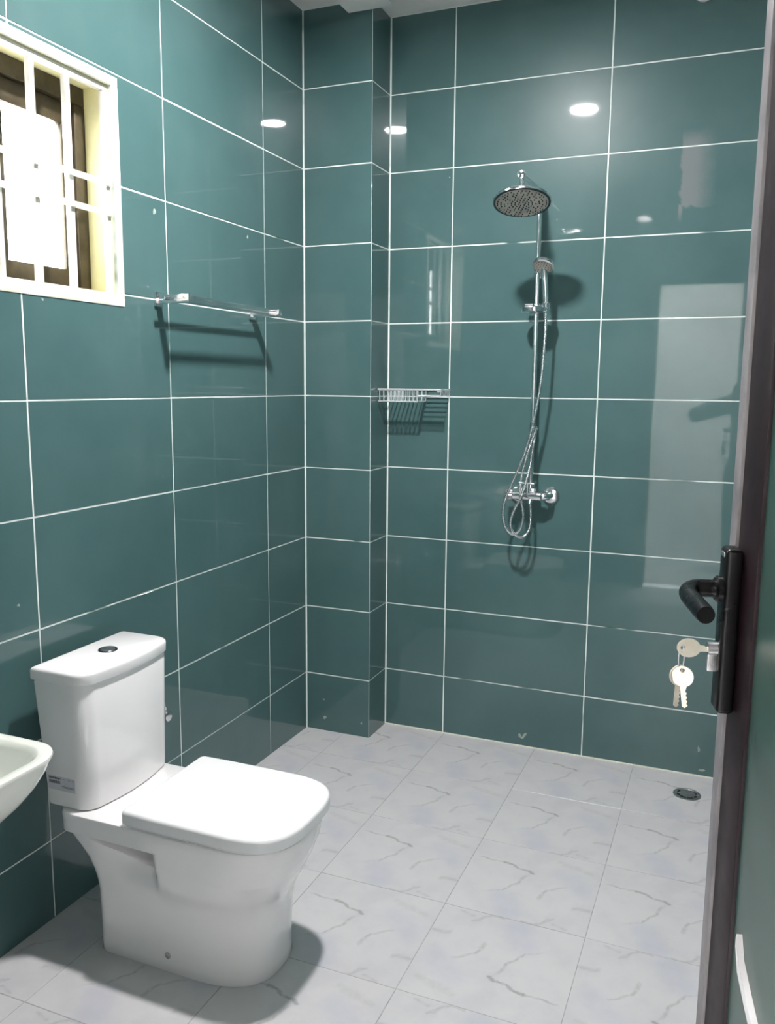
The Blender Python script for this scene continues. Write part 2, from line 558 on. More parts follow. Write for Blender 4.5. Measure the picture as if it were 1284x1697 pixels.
# ------------------------------------------------------------------ corridor outside the door (where the photographer stands)
CY = -4.45
structure(MB().box(0.2, 3.1, CY - 0.1, NEAR - 0.15, -0.08, 0.035).obj('floor_corridor', M['floor_tile'], smooth=0))
structure(MB().box(0.2, 3.1, CY - 0.1, CY, 0.036, 2.9).obj('wall_corridor_far', M['wall_paint'], smooth=0))
structure(MB().box(0.1, 0.2, CY - 0.1, NEAR - 0.151, 0.036, 2.9).obj('wall_corridor_left', M['wall_paint'], smooth=0))
structure(MB().box(3.1, 3.2, CY - 0.1, NEAR - 0.151, 0.036, 2.9).obj('wall_corridor_right', M['wall_paint'], smooth=0))
structure(MB().box(RIGHT + TH + 0.002, 3.1, NEAR - 0.15, NEAR - 0.05, 0.036, 2.9).obj('wall_corridor_near', M['wall_paint'], smooth=0))
structure(MB().box(0.1, 3.2, CY - 0.1, NEAR - 0.152, 2.9, 3.0).obj('ceiling_corridor', M['ceiling'], smooth=0))


def downlight(loc, r, strength, label):
    """round flush ceiling light: the diffuser is the lamp"""
    o = thing('ceiling_light', label, 'light', loc)
    MB().lathe([(r + 0.014, 0.0), (r + 0.013, -0.004), (r + 0.006, -0.007), (r + 0.001, -0.0065), (r + 0.0005, -0.001)], n=40, caps=(False, False)).obj('light_trim', M['white_plastic'], o)
    MB().lathe([(r, -0.001), (r, -0.004)], n=40).obj('diffuser', emitter('lit_lamp_diffuser', (1.0, 0.965, 0.965, 1), strength), o)
    return o


downlight((0.83, -1.215, CEIL), 0.065, CEILING_LIGHT_STRENGTH, 'round flush white ceiling light above the bathroom floor')
downlight((1.25, -3.14, 2.9), 0.09, CORRIDOR_LIGHT_STRENGTH, 'added unseen ceiling light brightening the corridor outside the door')  # unseen lamp added to brighten the corridor, its mirrored doorway and the shadows

# door frame of the doorway
df = structure(bpy.data.objects.new('door_1', None))
COL.objects.link(df)
df.empty_display_size = 0.05
for nm, b in (('jamb', (DOOR_X0 - 0.03, DOOR_X0 + 0.03, NEAR - 0.155, NEAR + 0.006, 0.036, DOOR_TOP)),
              ('jamb', (DOOR_X1 - 0.012, DOOR_X1 + 0.03, NEAR - 0.155, NEAR + 0.006, 0.036, DOOR_TOP)),
              ('lintel', (DOOR_X0 - 0.03, DOOR_X1 + 0.03, NEAR - 0.155, NEAR + 0.006, DOOR_TOP, DOOR_TOP + 0.035))):
    MB().box(*b, bevel=0.002).obj(nm, M['door'], df)

# open door leaf (dark metal), seen almost edge-on: local x from the free edge to the hinge, -y is the face towards the room
LEAF = 14.0
leaf = structure(bpy.data.objects.new('door_2', None))
COL.objects.link(leaf)
leaf.empty_display_size = 0.05
leaf.location = (1.671, -1.970, 0.0)
leaf.rotation_euler = (0, 0, R(LEAF - 90))
LW, LB, LT = 0.80, 0.045, 2.17
MB().box(0.03, 0.118, 0, 0.04, LB, LT, bevel=0.003).obj('stile', M['door'], leaf)
MB().box(LW - 0.09, LW, 0, 0.04, LB, LT, bevel=0.003).obj('stile', M['door'], leaf)
MB().box(0.0, 0.0295, -0.004, 0.044, LB, LT, bevel=0.003).obj('edge_strip', M['door_lip'], leaf, label='edge strip painted lighter grey for the light it catches')
for za, zb in ((LB, 0.20), (LT - 0.1, LT)):
    MB().box(0.1185, LW - 0.0905, 0.002, 0.038, za, zb, bevel=0.003).obj('rail', M['door'], leaf)
for za, zb in ((0.2005, LT - 0.1005),):
    MB().box(0.1185, LW - 0.0905, 0.005, 0.026, za, zb).obj('door_panel', M['door_panel'], leaf, smooth=0)
pts = [(0.155, 0.825), (0.170, 0.800), (0.205, 0.783), (0.30, 0.742)]
poly = [(a, b) for a, b in pts] + [(a, b - 0.016) for a, b in reversed(pts)]
MB().prism(poly, 0.0048, -0.003, lambda a, b, d: Vector((a, d, b)), 0.001).obj('edging_strip', M['white_plastic'], leaf, label='loose white plastic edging strip')
# lever handle on its long plate
hd = MB().box(0.030, 0.066, -0.022, -0.0002, 1.072, 1.290, bevel=0.006, seg=3).obj('handle_plate', M['black'], leaf, label='long black lock plate with lever')
lev = smooth_path([(0.048, -0.020, 1.235), (0.048, -0.040, 1.235), (0.049, -0.054, 1.235), (0.056, -0.063, 1.233), (0.070, -0.066, 1.231), (0.10, -0.066, 1.230), (0.158, -0.064, 1.228)], 5)
MB().tube(lev, [0.0125] * 3 + [0.0115] * (len(lev) - 4) + [0.0105], 18).obj('lever', M['black'], hd)
MB().lathe([(0.017, 0), (0.017, 0.006), (0.014, 0.009)], (0.048, -0.0215, 1.235), (0, -1, 0), 24).obj('rose', M['black'], hd)
mb = MB()
mb.cyl((0.048, -0.021, 1.155), (0.048, -0.034, 1.155), 0.0088, 20)
mb.box(0.0435, 0.0525, -0.034, -0.021, 1.125, 1.152, bevel=0.002)
mb.obj('lock_cylinder', M['steel'], hd, label='silver lock cylinder')
MB().box(0.040, 0.056, -0.0228, -0.0205, 1.278, 1.284, bevel=0.0005).obj('plate_mark', M['steel'], hd, label='small silver mark at the plate top')

# keys: one in the lock, two hanging from it
kr = thing('bunch_of_keys', 'pale metal bunch of keys hanging from the door lock', 'keys', leaf.location)
kr.rotation_euler = leaf.rotation_euler


def key_bow(cx, cz, r, hole, n=28, y=0.0, t=0.0022, ell=1.0):
    """flat rounded bow with a hole, in the local x-z plane as seen along y"""
    return cx, cz


def flat_key(bow_c, bow_r, direction, length, thick_dir, ell=1.15):
    """key lying in the plane of `direction` and its side vector; bow plate with a hole, shoulder and toothed blade"""
    c = Vector(bow_c)
    d = Vector(direction).normalized()
    td = Vector(thick_dir).normalized()
    sd = d.cross(td).normalized()
    n = 28
    mb = MB()
    t2 = 0.0013
    oc = [(c + d * math.cos(6.28318 * i / n) * bow_r * ell + sd * math.sin(6.28318 * i / n) * bow_r) for i in range(n)]
    hc = c - d * bow_r * 0.62
    ic = [(hc + d * math.cos(6.28318 * i / n) * bow_r * 0.24 + sd * math.sin(6.28318 * i / n) * bow_r * 0.24) for i in range(n)]
    rings = [[p + td * t2 for p in ic], [p + td * t2 for p in oc], [p - td * t2 for p in oc], [p - td * t2 for p in ic]]
    mb.loft(rings, closed=True)
    s0 = c + d * bow_r * ell * 0.93
    outline = [(0, 0.0042), (length, 0.0036), (length + 0.002, 0.0), (length, -0.002)]
    x = length
    k = 0
    while x > 0.006:
        outline.append((x - 0.001, -0.0036 + 0.0018 * (k % 2)))
        x -= 0.0028
        k += 1
    outline.append((0, -0.0042))
    mb.prism(outline, -0.0011, 0.0011, lambda a, b, e: s0 + d * a + sd * b + td * e)
    return mb


k1 = flat_key((0.050, -0.0575, 1.155), 0.0125, (0, 1, 0), 0.012, (1, 0, 0), 1.2)
k1.obj('key', M['brass'], kr)
flat_key((0.0475, -0.0665, 1.116), 0.0135, (0.04, -0.06, -1), 0.028, (1, 0.25, 0), 1.05).obj('key', M['brass'], kr)
flat_key((0.0535, -0.0635, 1.117), 0.0135, (0.0, 0.12, -1), 0.028, (1, -0.3, 0), 1.05).obj('key', M['brass'], kr)
rp = [(0.050, -0.0658 + 0.0035 * math.sin(6.28318 * i / 20), 1.1415 + 0.0175 * math.cos(6.28318 * i / 20)) for i in range(20)]
MB().tube(rp, 0.0011, 8, closed=True).obj('key_ring', M['steel'], kr)

# ------------------------------------------------------------------ window, grille
wi = structure(bpy.data.objects.new('window_1', None))
COL.objects.link(wi)
wi.empty_display_size = 0.05
OY0, OY1, OZ0, OZ1 = -1.77, -1.145, 1.725, 2.31


def ring_frame(mb, x0, x1, oy0, oy1, oz0, oz1, w, bevel=0.0, wt=None, wb_=None):
    wt = wt or w
    wb_ = wb_ or w
    mb.box(x0, x1, oy0, oy1, oz1 - wt, oz1, bevel)
    mb.box(x0, x1, oy0, oy1, oz0, oz0 + wb_, bevel)
    mb.box(x0, x1, oy0, oy0 + w, oz0 + wb_, oz1 - wt, bevel)
    mb.box(x0, x1, oy1 - w, oy1, oz0 + wb_, oz1 - wt, bevel)
    return mb


ring_frame(MB(), -0.012, 0.0025, -1.795, -1.120, 1.708, 2.333, 0.0245, 0.002).obj('surround', M['surround'], wi)
ring_frame(MB(), -0.1795, -0.0125, OY0 - 0.0005, OY1 + 0.0005, OZ0 - 0.0005, OZ1 + 0.0005, 0.004).obj('reveal', M['reveal'], wi, smooth=0)
ring_frame(MB(), -0.150, -0.092, OY0 + 0.0045, OY1 - 0.0045, OZ0 + 0.0045, OZ1 - 0.0045, 0.042, 0.002, wt=0.05, wb_=0.03).obj('window_frame', M['bronze'], wi)
for a, b, xx in ((-1.475, -1.1915, -0.112), (-1.7235, -1.44, -0.137)):
    s = ring_frame(MB(), xx - 0.018, xx + 0.006, a, b, OZ0 + 0.0345, OZ1 - 0.0545, 0.038, 0.002, wt=0.06, wb_=0.045).obj('sash', M['bronze'], wi)
    MB().box(xx - 0.009, xx - 0.005, a + 0.037, b - 0.037, OZ0 + 0.078, OZ1 - 0.113).obj('pane', M['film'], s, smooth=0)

gr = thing('window_grille', 'white painted steel burglar grille of square bars in the window', 'grille', (0, 0, 0))
ring_frame(MB(), -0.030, -0.012, OY0 + 0.004, OY1 - 0.004, OZ0 + 0.004, OZ1 - 0.004, 0.016, 0.002).obj('grille_frame', M['grille'], gr)
for yy in (-1.424, -1.300, -1.548, -1.672):
    MB().box(-0.030, -0.013, yy - 0.0085, yy + 0.0085, OZ0 + 0.019, OZ1 - 0.019, 0.002).obj('bar', M['grille'], gr)
for zz in (2.043, 1.962):
    MB().box(-0.0125, -0.002, OY0 + 0.005, OY1 - 0.005, zz - 0.0075, zz + 0.0075, 0.0015).obj('cross_bar', M['grille'], gr)

# ------------------------------------------------------------------ toilet
TY = -1.438
TZ = floor_z(TY)
to = thing('toilet', 'white close-coupled toilet with closed square lid and tall cistern', 'toilet', (0, TY, TZ))


def sstep(a, b, x):
    q = max(0.0, min(1.0, (x - a) / (b - a)))
    return q * q * (3 - 2 * q)


def lerp_tab(tab, z):
    for (a, va), (b, vb) in zip(tab, tab[1:]):
        if z <= b:
            q = (z - a) / (b - a)
            return va + (vb - va) * q
    return tab[-1][1]


def d_outline(xr, xf, wr, wf, rear_r, front_r, nf=2.6, nr=2.6, K=40, recess=None, z=0.0, flare=0.0):
    """closed plan outline: rear edge at xr, front at xf; half width wr behind, wf in front"""
    half = []
    for i in range(K + 1):
        tq = i / K
        x = xr + (xf - xr) * (0.5 - 0.5 * math.cos(math.pi * tq))
        w = wr + (wf - wr) * sstep(0.30, 0.46, x)
        if recess:
            w -= recess(x, z)
        if x > xf - front_r:
            q = (x - (xf - front_r)) / front_r
            w *= max(0.0, 1 - q ** nf) ** (1 / nf)
        if x < xr + rear_r:
            q = (xr + rear_r - x) / rear_r
            w -= rear_r * (1 - max(0.0, 1 - q ** nr) ** (1 / nr))
        half.append((x, max(w, 0.0)))
    half[-1] = (xf, 0.0)
    pts = [(x, w) for x, w in half] + [(x, -w) for x, w in reversed(half[:-1])]
    return [(p[0], p[1]) for p in pts]


XR = [(0, 0.208), (0.10, 0.206), (0.18, 0.203), (0.23, 0.193), (0.27, 0.178), (0.30, 0.160), (0.325, 0.140), (0.338, 0.128), (0.3395, 0.120), (0.40, 0.117)]
XF = [(0, 0.684), (0.06, 0.682), (0.14, 0.686), (0.185, 0.691), (0.215, 0.700), (0.245, 0.716), (0.29, 0.738), (0.34, 0.757), (0.40, 0.770)]
WR = [(0, 0.136), (0.10, 0.134), (0.20, 0.135), (0.26, 0.143), (0.30, 0.152), (0.338, 0.163), (0.3395, 0.170), (0.40, 0.170)]
WF = [(0, 0.138), (0.10, 0.136), (0.18, 0.140), (0.21, 0.146), (0.24, 0.155), (0.29, 0.166), (0.34, 0.172), (0.40, 0.175)]


def recess(x, z):
    """side pocket under the rim: a dark slot above a slanting shoulder, and a shallow hollow in front of the bowl"""
    if z > 0.3388:
        return 0.0
    zs_ = 0.337 - 0.056 * sstep(0.19, 0.40, x)
    slot = 0.085 * sstep(0.205, 0.27, x) * (1 - sstep(0.398, 0.408, x)) * sstep(zs_ - 0.010, zs_ + 0.008, z)
    hollow = 0.030 * sstep(0.22, 0.385, x) * (1 - sstep(0.392, 0.425, x)) * sstep(0.20, 0.30, z)
    return slot + hollow * (1 - 0.3 * sstep(zs_ - 0.010, zs_ + 0.008, z))


zs = [0.0, 0.004, 0.03, 0.06, 0.09, 0.12, 0.14, 0.16, 0.175, 0.19, 0.20, 0.21, 0.22, 0.23, 0.24, 0.25, 0.26, 0.268, 0.274] + [0.278 + 0.002 * i for i in range(30)] + [0.3385,
      0.3396, 0.35, 0.37, 0.384, 0.388, 0.390]
rings = []
for z in zs:
    inset = 0.006 * (1 - math.sqrt(max(0, 1 - ((z - 0.384) / 0.006) ** 2))) if z > 0.384 else (0.002 if z == 0 else 0)
    o_ = d_outline(lerp_tab(XR, z) + inset, lerp_tab(XF, z) - inset, lerp_tab(WR, z) - inset, lerp_tab(WF, z) - inset,
                   0.03 + 0.012 * sstep(0.3, 0.34, z), 0.20, 2.7, 2.2, 110, recess, z)
    rings.append([(x, y, z) for x, y in o_])
pan = MB().loft(rings).obj('pan', M['ceramic'], to, 40)
for sy in (-1, 1):
    mb = MB()
    mb.lathe([(0.0085, 0), (0.0085, 0.003), (0.006, 0.0045)], (0.4285, sy * 0.1345, 0.047), (0, sy, 0), 20)
    mb.obj('bolt_cap', M['steel'], pan, label='small grey fixing bolt cap')


def slab_d(x0, x1, w0, w1, z0, z1, rnd, front_r, nf, rear_r, name, mat, dome=0.0):
    rg = []
    for z, ins in ((z0, rnd * 0.5), (z0 + rnd * 0.4, 0.0), (z1 - rnd, 0.0), (z1 - rnd * 0.6, rnd * 0.08), (z1 - rnd * 0.25, rnd * 0.34), (z1 - rnd * 0.06, rnd * 0.65), (z1, rnd)):
        o_ = d_outline(x0 + ins, x1 - ins, w0 - ins, w1 - ins, rear_r, front_r, nf, 2.0, 48)
        rg.append([(x, y, z) for x, y in o_])
    if dome:
        z = z1
        for k in range(1, 5):
            q = k / 5
            o_ = d_outline(x0 + rnd, x1 - rnd, w0 - rnd, w1 - rnd, rear_r, front_r, nf, 2.0, 48)
            cx = (x0 + x1) / 2
            rg.append([(cx + (x - cx) * (1 - q), y * (1 - q), z1 + dome * (1 - (1 - q) ** 2)) for x, y in o_])
    return MB().loft(rg).obj(name, mat, to, 40)


slab_d(0.338, 0.764, 0.164, 0.167, 0.3905, 0.397, 0.002, 0.16, 2.9, 0.008, 'seat', M['seat'])
slab_d(0.328, 0.777, 0.175, 0.178, 0.3985, 0.434, 0.009, 0.18, 3.1, 0.012, 'seat_lid', M['seat'], 0.003)
for sy in (-1, 1):
    MB().cyl((0.318, sy * 0.055, 0.3985), (0.318, sy * 0.095, 0.3985), 0.0085, 16).obj('hinge', M['seat'], to)

# cistern (tapers down a little; bowed front), lid and flush button


def tank_outline(xb, xf, w, bow, rc, K=10):
    pts = []
    for i in range(-K, K + 1):               # front edge, bowed
        y = (w - rc) * i / K
        pts.append((xf + bow * (1 - (i / K) ** 2), y))
    a0 = pts[-1]
    cor = [(a0[0] - rc + rc * math.cos(q), w - rc + rc * math.sin(q)) for q in [R(9 * k) for k in range(1, 11)]]
    pts += cor
    pts += [(xb + 0.008, w), (xb + 0.002, w - 0.002), (xb, w - 0.008), (xb, -w + 0.008), (xb + 0.002, -w + 0.002), (xb + 0.008, -w)]
    pts += [(x, -y) for x, y in reversed(cor)]
    return pts


CISTERN_Y = 0.014
tb = [(0.3905, 0.006, 0.160, 0), (0.394, 0.001, 0.165, 0), (0.40, 0, 0.166, 0), (0.55, 0, 0.170, 0), (0.722, 0, 0.175, 0), (0.7265, 0.002, 0.173, 0)]
rg = []
for z, ins, w, _ in tb:
    q = (z - 0.39) / 0.33
    rg.append([(x, y + CISTERN_Y, z) for x, y in tank_outline(0.080 - 0.022 * q + ins, 0.220 + 0.002 * q - ins, w, 0.014, 0.045)])
tk = MB().loft(rg).obj('cistern', M['ceramic'], to, 40)
rg = []
for z, ins in ((0.7285, 0.004), (0.729, 0.001), (0.731, 0.0), (0.751, 0.0), (0.7555, 0.0008), (0.7585, 0.0035), (0.760, 0.008)):
    rg.append([(x, y + CISTERN_Y, z) for x, y in tank_outline(0.050 + ins, 0.227 - ins, 0.179 - ins, 0.014, 0.047)])
tl = MB().loft(rg).obj('cistern_lid', M['ceramic'], to, 40)
fbx, fby, fbz = 0.137, 0.028, 0.760
fb = MB().lathe([(0.0255, -0.001), (0.0255, 0.002), (0.0235, 0.0035), (0.0205, 0.003), (0.0205, 0.0005)], (fbx, fby, fbz), n=36).obj('flush_button', M['dark_chrome'], tl, label='dark chrome round flush button')
for s_, a0 in ((1, 0), (-1, math.pi)):
    n = 16
    poly = [(0.0195 * math.cos(a0 + math.pi * i / n + R(28)), 0.0195 * math.sin(a0 + math.pi * i / n + R(28))) for i in range(n + 1)]
    off = Vector((math.cos(a0 + math.pi / 2 + R(28)), math.sin(a0 + math.pi / 2 + R(28)), 0)) * 0.0012
    MB().prism(poly, 0.0006, 0.0036 if s_ > 0 else 0.0031, lambda a, b, d: Vector((fbx + a + off.x, fby + b + off.y, fbz + d)), 0.0006).obj('button_half', M['chrome' if s_ > 0 else 'steel'], tl)

# printed sticker low on the cistern's near side
SW = -0.1535
st = MB().box(0.084, 0.172, SW - 0.0006, SW + 0.004, 0.437, 0.475).obj('sticker', M['paper'], to, smooth=0, label='white printed sticker with small grey text')
mb = MB()
pr = random.Random(3)


def ink(x0, x1, z0, z1):
    mb.box(x0, x1, SW - 0.0009, SW - 0.0005, z0, z1)


x = 0.088                                     # word rows, too small to read, and a barcode
while x < 0.118:
    w_ = pr.uniform(0.002, 0.005)
    ink(x, x + w_, 0.4665, 0.4715)
    x += w_ + 0.0012
x = 0.088
while x < 0.124:
    w_ = pr.choice((0.0006, 0.001, 0.0016))
    ink(x, x + w_, 0.4545, 0.4625)
    x += w_ + pr.choice((0.0006, 0.001))
for zz, xa, xb in ((0.4685, 0.134, 0.139), (0.4685, 0.150, 0.156), (0.4685, 0.162, 0.167), (0.4495, 0.126, 0.168), (0.4465, 0.132, 0.166), (0.4685, 0.122, 0.128)):
    x = xa
    while x < xb:
        w_ = pr.uniform(0.0015, 0.004)
        ink(x, min(x + w_, xb), zz, zz + 0.0014)
        x += w_ + 0.001
mb.obj('printed_text', M['ink'], st, 0)

# angle valve on the wall behind the cistern
av = thing('angle_valve', 'chrome angle valve on the tiles just right of the cistern', 'valve', (0, -1.05, 0.440))
MB().lathe([(0.027, 0.0005), (0.027, 0.004), (0.020, 0.010), (0.011, 0.013)], axis=(1, 0, 0), n=28).obj('wall_flange', M['chrome'], av)
mb = MB()
mb.cyl((0.008, 0, 0), (0.05, 0, 0), 0.0095, 18)
mb.cyl((0.040, 0, 0), (0.040, 0, 0.030), 0.008, 16)
mb.obj('valve_body', M['chrome'], av)
MB().lathe([(0.010, 0.044), (0.0165, 0.046), (0.0175, 0.052), (0.016, 0.058), (0.010, 0.060)], axis=(1, 0, 0), n=24).obj('knob', M['chrome'], av)
MB().tube(smooth_path([(0.040, 0, 0.028), (0.040, -0.006, 0.045), (0.045, -0.04, 0.07), (0.055, -0.10, 0.075), (0.07, -0.16, 0.06), (0.08, -0.205, 0.055)], 6), 0.0055, 10).obj('supply_hose', M['hose'], av)

# ------------------------------------------------------------------ wall-hung basin at the left
ba = thing('wash_basin', 'white wall-hung wash basin, its rounded corner beside the cistern', 'basin', (0, -2.21, 0.78))


def rr(x0, x1, w, rf, K=8):
    """plan: straight at the wall, rounded front corners"""
    pts = [(x0, -w), (x0, w)]
    pts = [(x0, w)]
    for k in range(K + 1):
        a = R(90 - 90 * k / K)
        pts.append((x1 - rf + rf * math.cos(a), w - rf + rf * math.sin(a)))
    pts += [(x, -y) for x, y in reversed(pts)]
    return pts


W0 = 0.268
rg = []
for z, xa, xf, w, rf in ((-0.215, 0.0, 0.22, 0.12, 0.10), (-0.210, 0.0, 0.26, 0.150, 0.11), (-0.19, 0.0, 0.315, 0.185, 0.12), (-0.16, 0.0, 0.375, 0.214, 0.12), (-0.125, 0.0, 0.42, 0.236, 0.11),
                         (-0.09, 0.0, 0.452, 0.250, 0.10), (-0.06, 0.0, 0.472, 0.258, 0.09), (-0.03, 0.0, 0.486, 0.264, 0.08), (-0.012, 0.0, 0.492, W0 - 0.003, 0.075), (-0.005, 0.0, 0.495, W0, 0.075),
                         (-0.001, 0.0, 0.4935, W0 - 0.001, 0.074), (0.0, 0.0, 0.490, W0 - 0.004, 0.072)):
    rg.append([(x, y, z) for x, y in rr(xa + 0.0008, xf, w, rf)])
for z, xa, xf, w, rf in ((0.0, 0.125, 0.474, W0 - 0.020, 0.066), (-0.002, 0.128, 0.470, W0 - 0.024, 0.064), (-0.012, 0.134, 0.464, W0 - 0.030, 0.062), (-0.05, 0.145, 0.448, W0 - 0.046, 0.06), (-0.085, 0.165, 0.42, W0 - 0.075, 0.06), (-0.105, 0.20, 0.37, W0 - 0.13, 0.06), (-0.112, 0.26, 0.31, 0.04, 0.02)):
    rg.append([(x, y, z) for x, y in rr(xa, xf, w, rf)])
bowl = MB().loft(rg).obj('bowl', M['basin'], ba, 50)
MB().lathe([(0.022, 0.0), (0.022, 0.003), (0.016, 0.004)], (0.285, 0, -0.1125), n=24).obj('waste', M['chrome'], ba)
mb = MB()
mb.lathe([(0.026, 0), (0.024, 0.01), (0.02, 0.02), (0.02, 0.10), (0.017, 0.106)], (0.07, 0, 0.0005), n=24)
mb.tube(smooth_path([(0.075, 0, 0.07), (0.11, 0, 0.085), (0.16, 0, 0.08), (0.185, 0, 0.06)], 5), 0.011, 14)
mb.obj('tap', M['chrome'], ba)
MB().tube(smooth_path([(0.07, 0, 0.105), (0.09, 0, 0.115), (0.13, 0, 0.135)], 4), 0.006, 10).obj('tap_lever', M['chrome'], ba)
MB().tube(smooth_path([(0.20, 0, -0.210), (0.20, 0, -0.26), (0.195, 0, -0.30), (0.17, 0, -0.32), (0.14, 0, -0.30), (0.11, 0, -0.27), (0.0, 0, -0.265)], 5), 0.016, 14).obj('waste_trap', M['chrome'], ba)

# ------------------------------------------------------------------ towel rack on the left wall
tr = thing('towel_rack', 'chrome double-bar towel rack on the left wall beside window', 'towel rack', (0, -0.70, 1.744))
for yy in (-0.265, 0.285):
    mb = MB()
    mb.box(0.0005, 0.122, yy - 0.012, yy + 0.012, -0.013, 0.013, 0.0015)
    arm = mb.obj('arm', M['chrome'], tr)
    MB().box(0.0004, 0.007, yy - 0.019, yy + 0.019, -0.022, 0.022, 0.001).obj('wall_plate', M['chrome'], arm)
for xx in (0.050, 0.106):
    MB().box(xx - 0.004, xx + 0.004, -0.300 if xx < 0.08 else -0.270, 0.272, -0.006 if xx < 0.08 else -0.010, 0.006 if xx < 0.08 else 0.010, 0.001).obj('bar', M['chrome'], tr)

# ------------------------------------------------------------------ wire soap basket in the shower corner
sb = thing('soap_basket', 'chrome wire soap basket on the back wall beside the pier', 'basket', (PIER_W, PIER_D, 1.424))
bx0, bxm, bx1, by0, by1 = 0.006, 0.178, 0.276, -0.122, -0.004
bxa = lambda x: x


def wires(name, segs, r, kind=None):
    mb = MB()
    for s_ in segs:
        mb.tube(s_, r, 6)
    return mb.obj(name, M['wire'], sb, 60, kind=kind)


rim = [(bx0, by1, 0.048), (bx0, by0, 0.048), (bx1, by0, 0.048), (bx1, by1, 0.048)]
MB().tube(rim, 0.0042, 8, closed=True).obj('rim', M['wire'], sb, 60)
MB().tube([(bxm, by1, 0.048), (bxm, by0, 0.048)], 0.0042, 8).obj('divider', M['wire'], sb, 60)
MB().tube([(bxm, by0, 0.048), (bxm, by0, 0.022), (bx1, by0, 0.022), (bx1, by0, 0.048)], 0.0028, 8).obj('tray_rail', M['wire'], sb, 60)
MB().tube([(bx0, by0 + 0.004, 0.0), (bxm, by0 + 0.004, 0.0), (bxm, by0, 0.048)], 0.0028, 8).obj('bottom_rail', M['wire'], sb, 60)
sg = []
for i in range(10):
    x = bx0 + 0.006 + (bxm - bx0 - 0.012) * i / 9
    sg.append([(x, by0, 0.048), (x, by0 + 0.003, 0.003), (x, by0 + 0.008, 0.0), (x, by1 - 0.004, 0.0), (x, by1, 0.02), (x, by1, 0.048)])
wires('basket_wires', sg, 0.0023, 'stuff')
sg = []
for i in range(7):
    y = by0 + 0.010 + (by1 - by0 - 0.018) * i / 6
    sg.append([(bxm, y, 0.024), (bx1 - 0.003, y, 0.024), (bx1, y, 0.046)])
wires('tray_wires', sg, 0.0023, 'stuff')
for xx in (0.05, 0.225):
    MB().lathe([(0.007, 0.0002), (0.007, 0.003), (0.004, 0.004)], (xx, 0, 0.042), (0, -1, 0), 18).obj('wall_fixing', M['wire'], sb)

# ------------------------------------------------------------------ shower set
RX, RY = 0.935, 0.130
sh = thing('shower_set', 'chrome exposed shower column with round overhead head and looped hose', 'shower', (RX, PIER_D, 1.06))
W2L = Vector((-RX, -PIER_D, -1.06))


def L(*p):
    return Vector(p) + W2L


# riser and arm in one bent pipe
pipe = [L(RX, RY, 1.10), L(RX, RY, 1.50), L(RX, RY, 2.10), L(RX, RY, 2.165), L(RX, RY - 0.012, 2.198), L(RX, RY - 0.045, 2.214), L(RX - 0.001, 0.0, 2.217), L(RX - 0.003, -0.08, 2.216), L(RX - 0.005, -0.148, 2.214)]
MB().tube([pipe[0], pipe[1], pipe[2]] + smooth_path(pipe[3:], 6), 0.0095, 16).obj('riser_pipe', M['chrome'], sh)
MB().cyl(L(RX, RY, 1.32), L(RX, RY, 1.345), 0.0125, 18).obj('pipe_collar', M['chrome'], sh)
mb = MB()
mb.cyl(L(RX, RY, 1.925), L(RX, PIER_D - 0.001, 1.925), 0.009, 16)
mb.lathe([(0.022, 0.0004), (0.022, 0.004), (0.013, 0.009)], L(RX, PIER_D, 1.925), (0, -1, 0), 24)
mb.lathe([(0.0145, -0.014), (0.0155, -0.012), (0.0155, 0.012), (0.0145, 0.014)], L(RX, RY, 1.925), (0, 0, 1), 24)
mb.obj('wall_bracket', M['chrome'], sh)
# elbow, ball joint and overhead head
HC = Vector((0.935, -0.161, 2.122))
tilt = Matrix.Rotation(R(-17), 3, 'X') @ Matrix.Rotation(R(-4), 3, 'Y')
hn = tilt @ Vector((0, 0, 1))
el = Vector((0.930, -0.150, 2.214))
mb = MB()
mb.lathe([(0.006, -0.017), (0.0135, -0.014), (0.0150, 0), (0.0135, 0.014), (0.006, 0.017)], L(*(el + Vector((0, -0.004, 0)))), (0, 1, 0.1), 20)
mb.cyl(L(*el), L(*(HC + hn * 0.030)), 0.0085, 16)
mb.lathe([(0.008, 0), (0.0135, 0.006), (0.0150, 0.014), (0.011, 0.022), (0.008, 0.026)], L(*(HC + hn * 0.018)), hn, 20)
mb.obj('ball_joint', M['chrome'], sh)
hd2 = MB().lathe([(0.092, -0.0045), (0.099, -0.003), (0.101, 0.001), (0.100, 0.005), (0.094, 0.008), (0.060, 0.0105), (0.028, 0.013), (0.022, 0.020), (0.014, 0.022)], L(*HC), hn, 56).obj('shower_head', M['chrome'], sh)
MB().lathe([(0.0, -0.0062), (0.090, -0.0062), (0.0915, -0.0045)], L(*HC), hn, 48).obj('spray_plate', M['nozzle_face'], hd2, label='grey-brown spray plate')
mb = MB()
u_, v_, _ = frame_of(hn)
for k in range(1, 8):
    cnt = 6 * k
    for i in range(cnt):
        if k > 3 and i % max(2, k - 2) == 0:
            continue
        a = 6.28318 * (i + 0.5 * (k % 2)) / cnt
        c_ = HC + (u_ * math.cos(a) + v_ * math.sin(a)) * (0.012 * k) - hn * 0.006
        mb.cyl(L(*c_), L(*(c_ - hn * 0.0035)), 0.0026, 6, 0.0018)
mb.obj('nozzles', M['rubber'], hd2, 30, kind='stuff')
MB().lathe([(0.0915, -0.0046), (0.0925, -0.0066), (0.0985, -0.0050), (0.0985, -0.0030)], L(*HC), hn, 56).obj('edge_ring', M['dark_chrome'], hd2, label='dark ring round the spray plate')
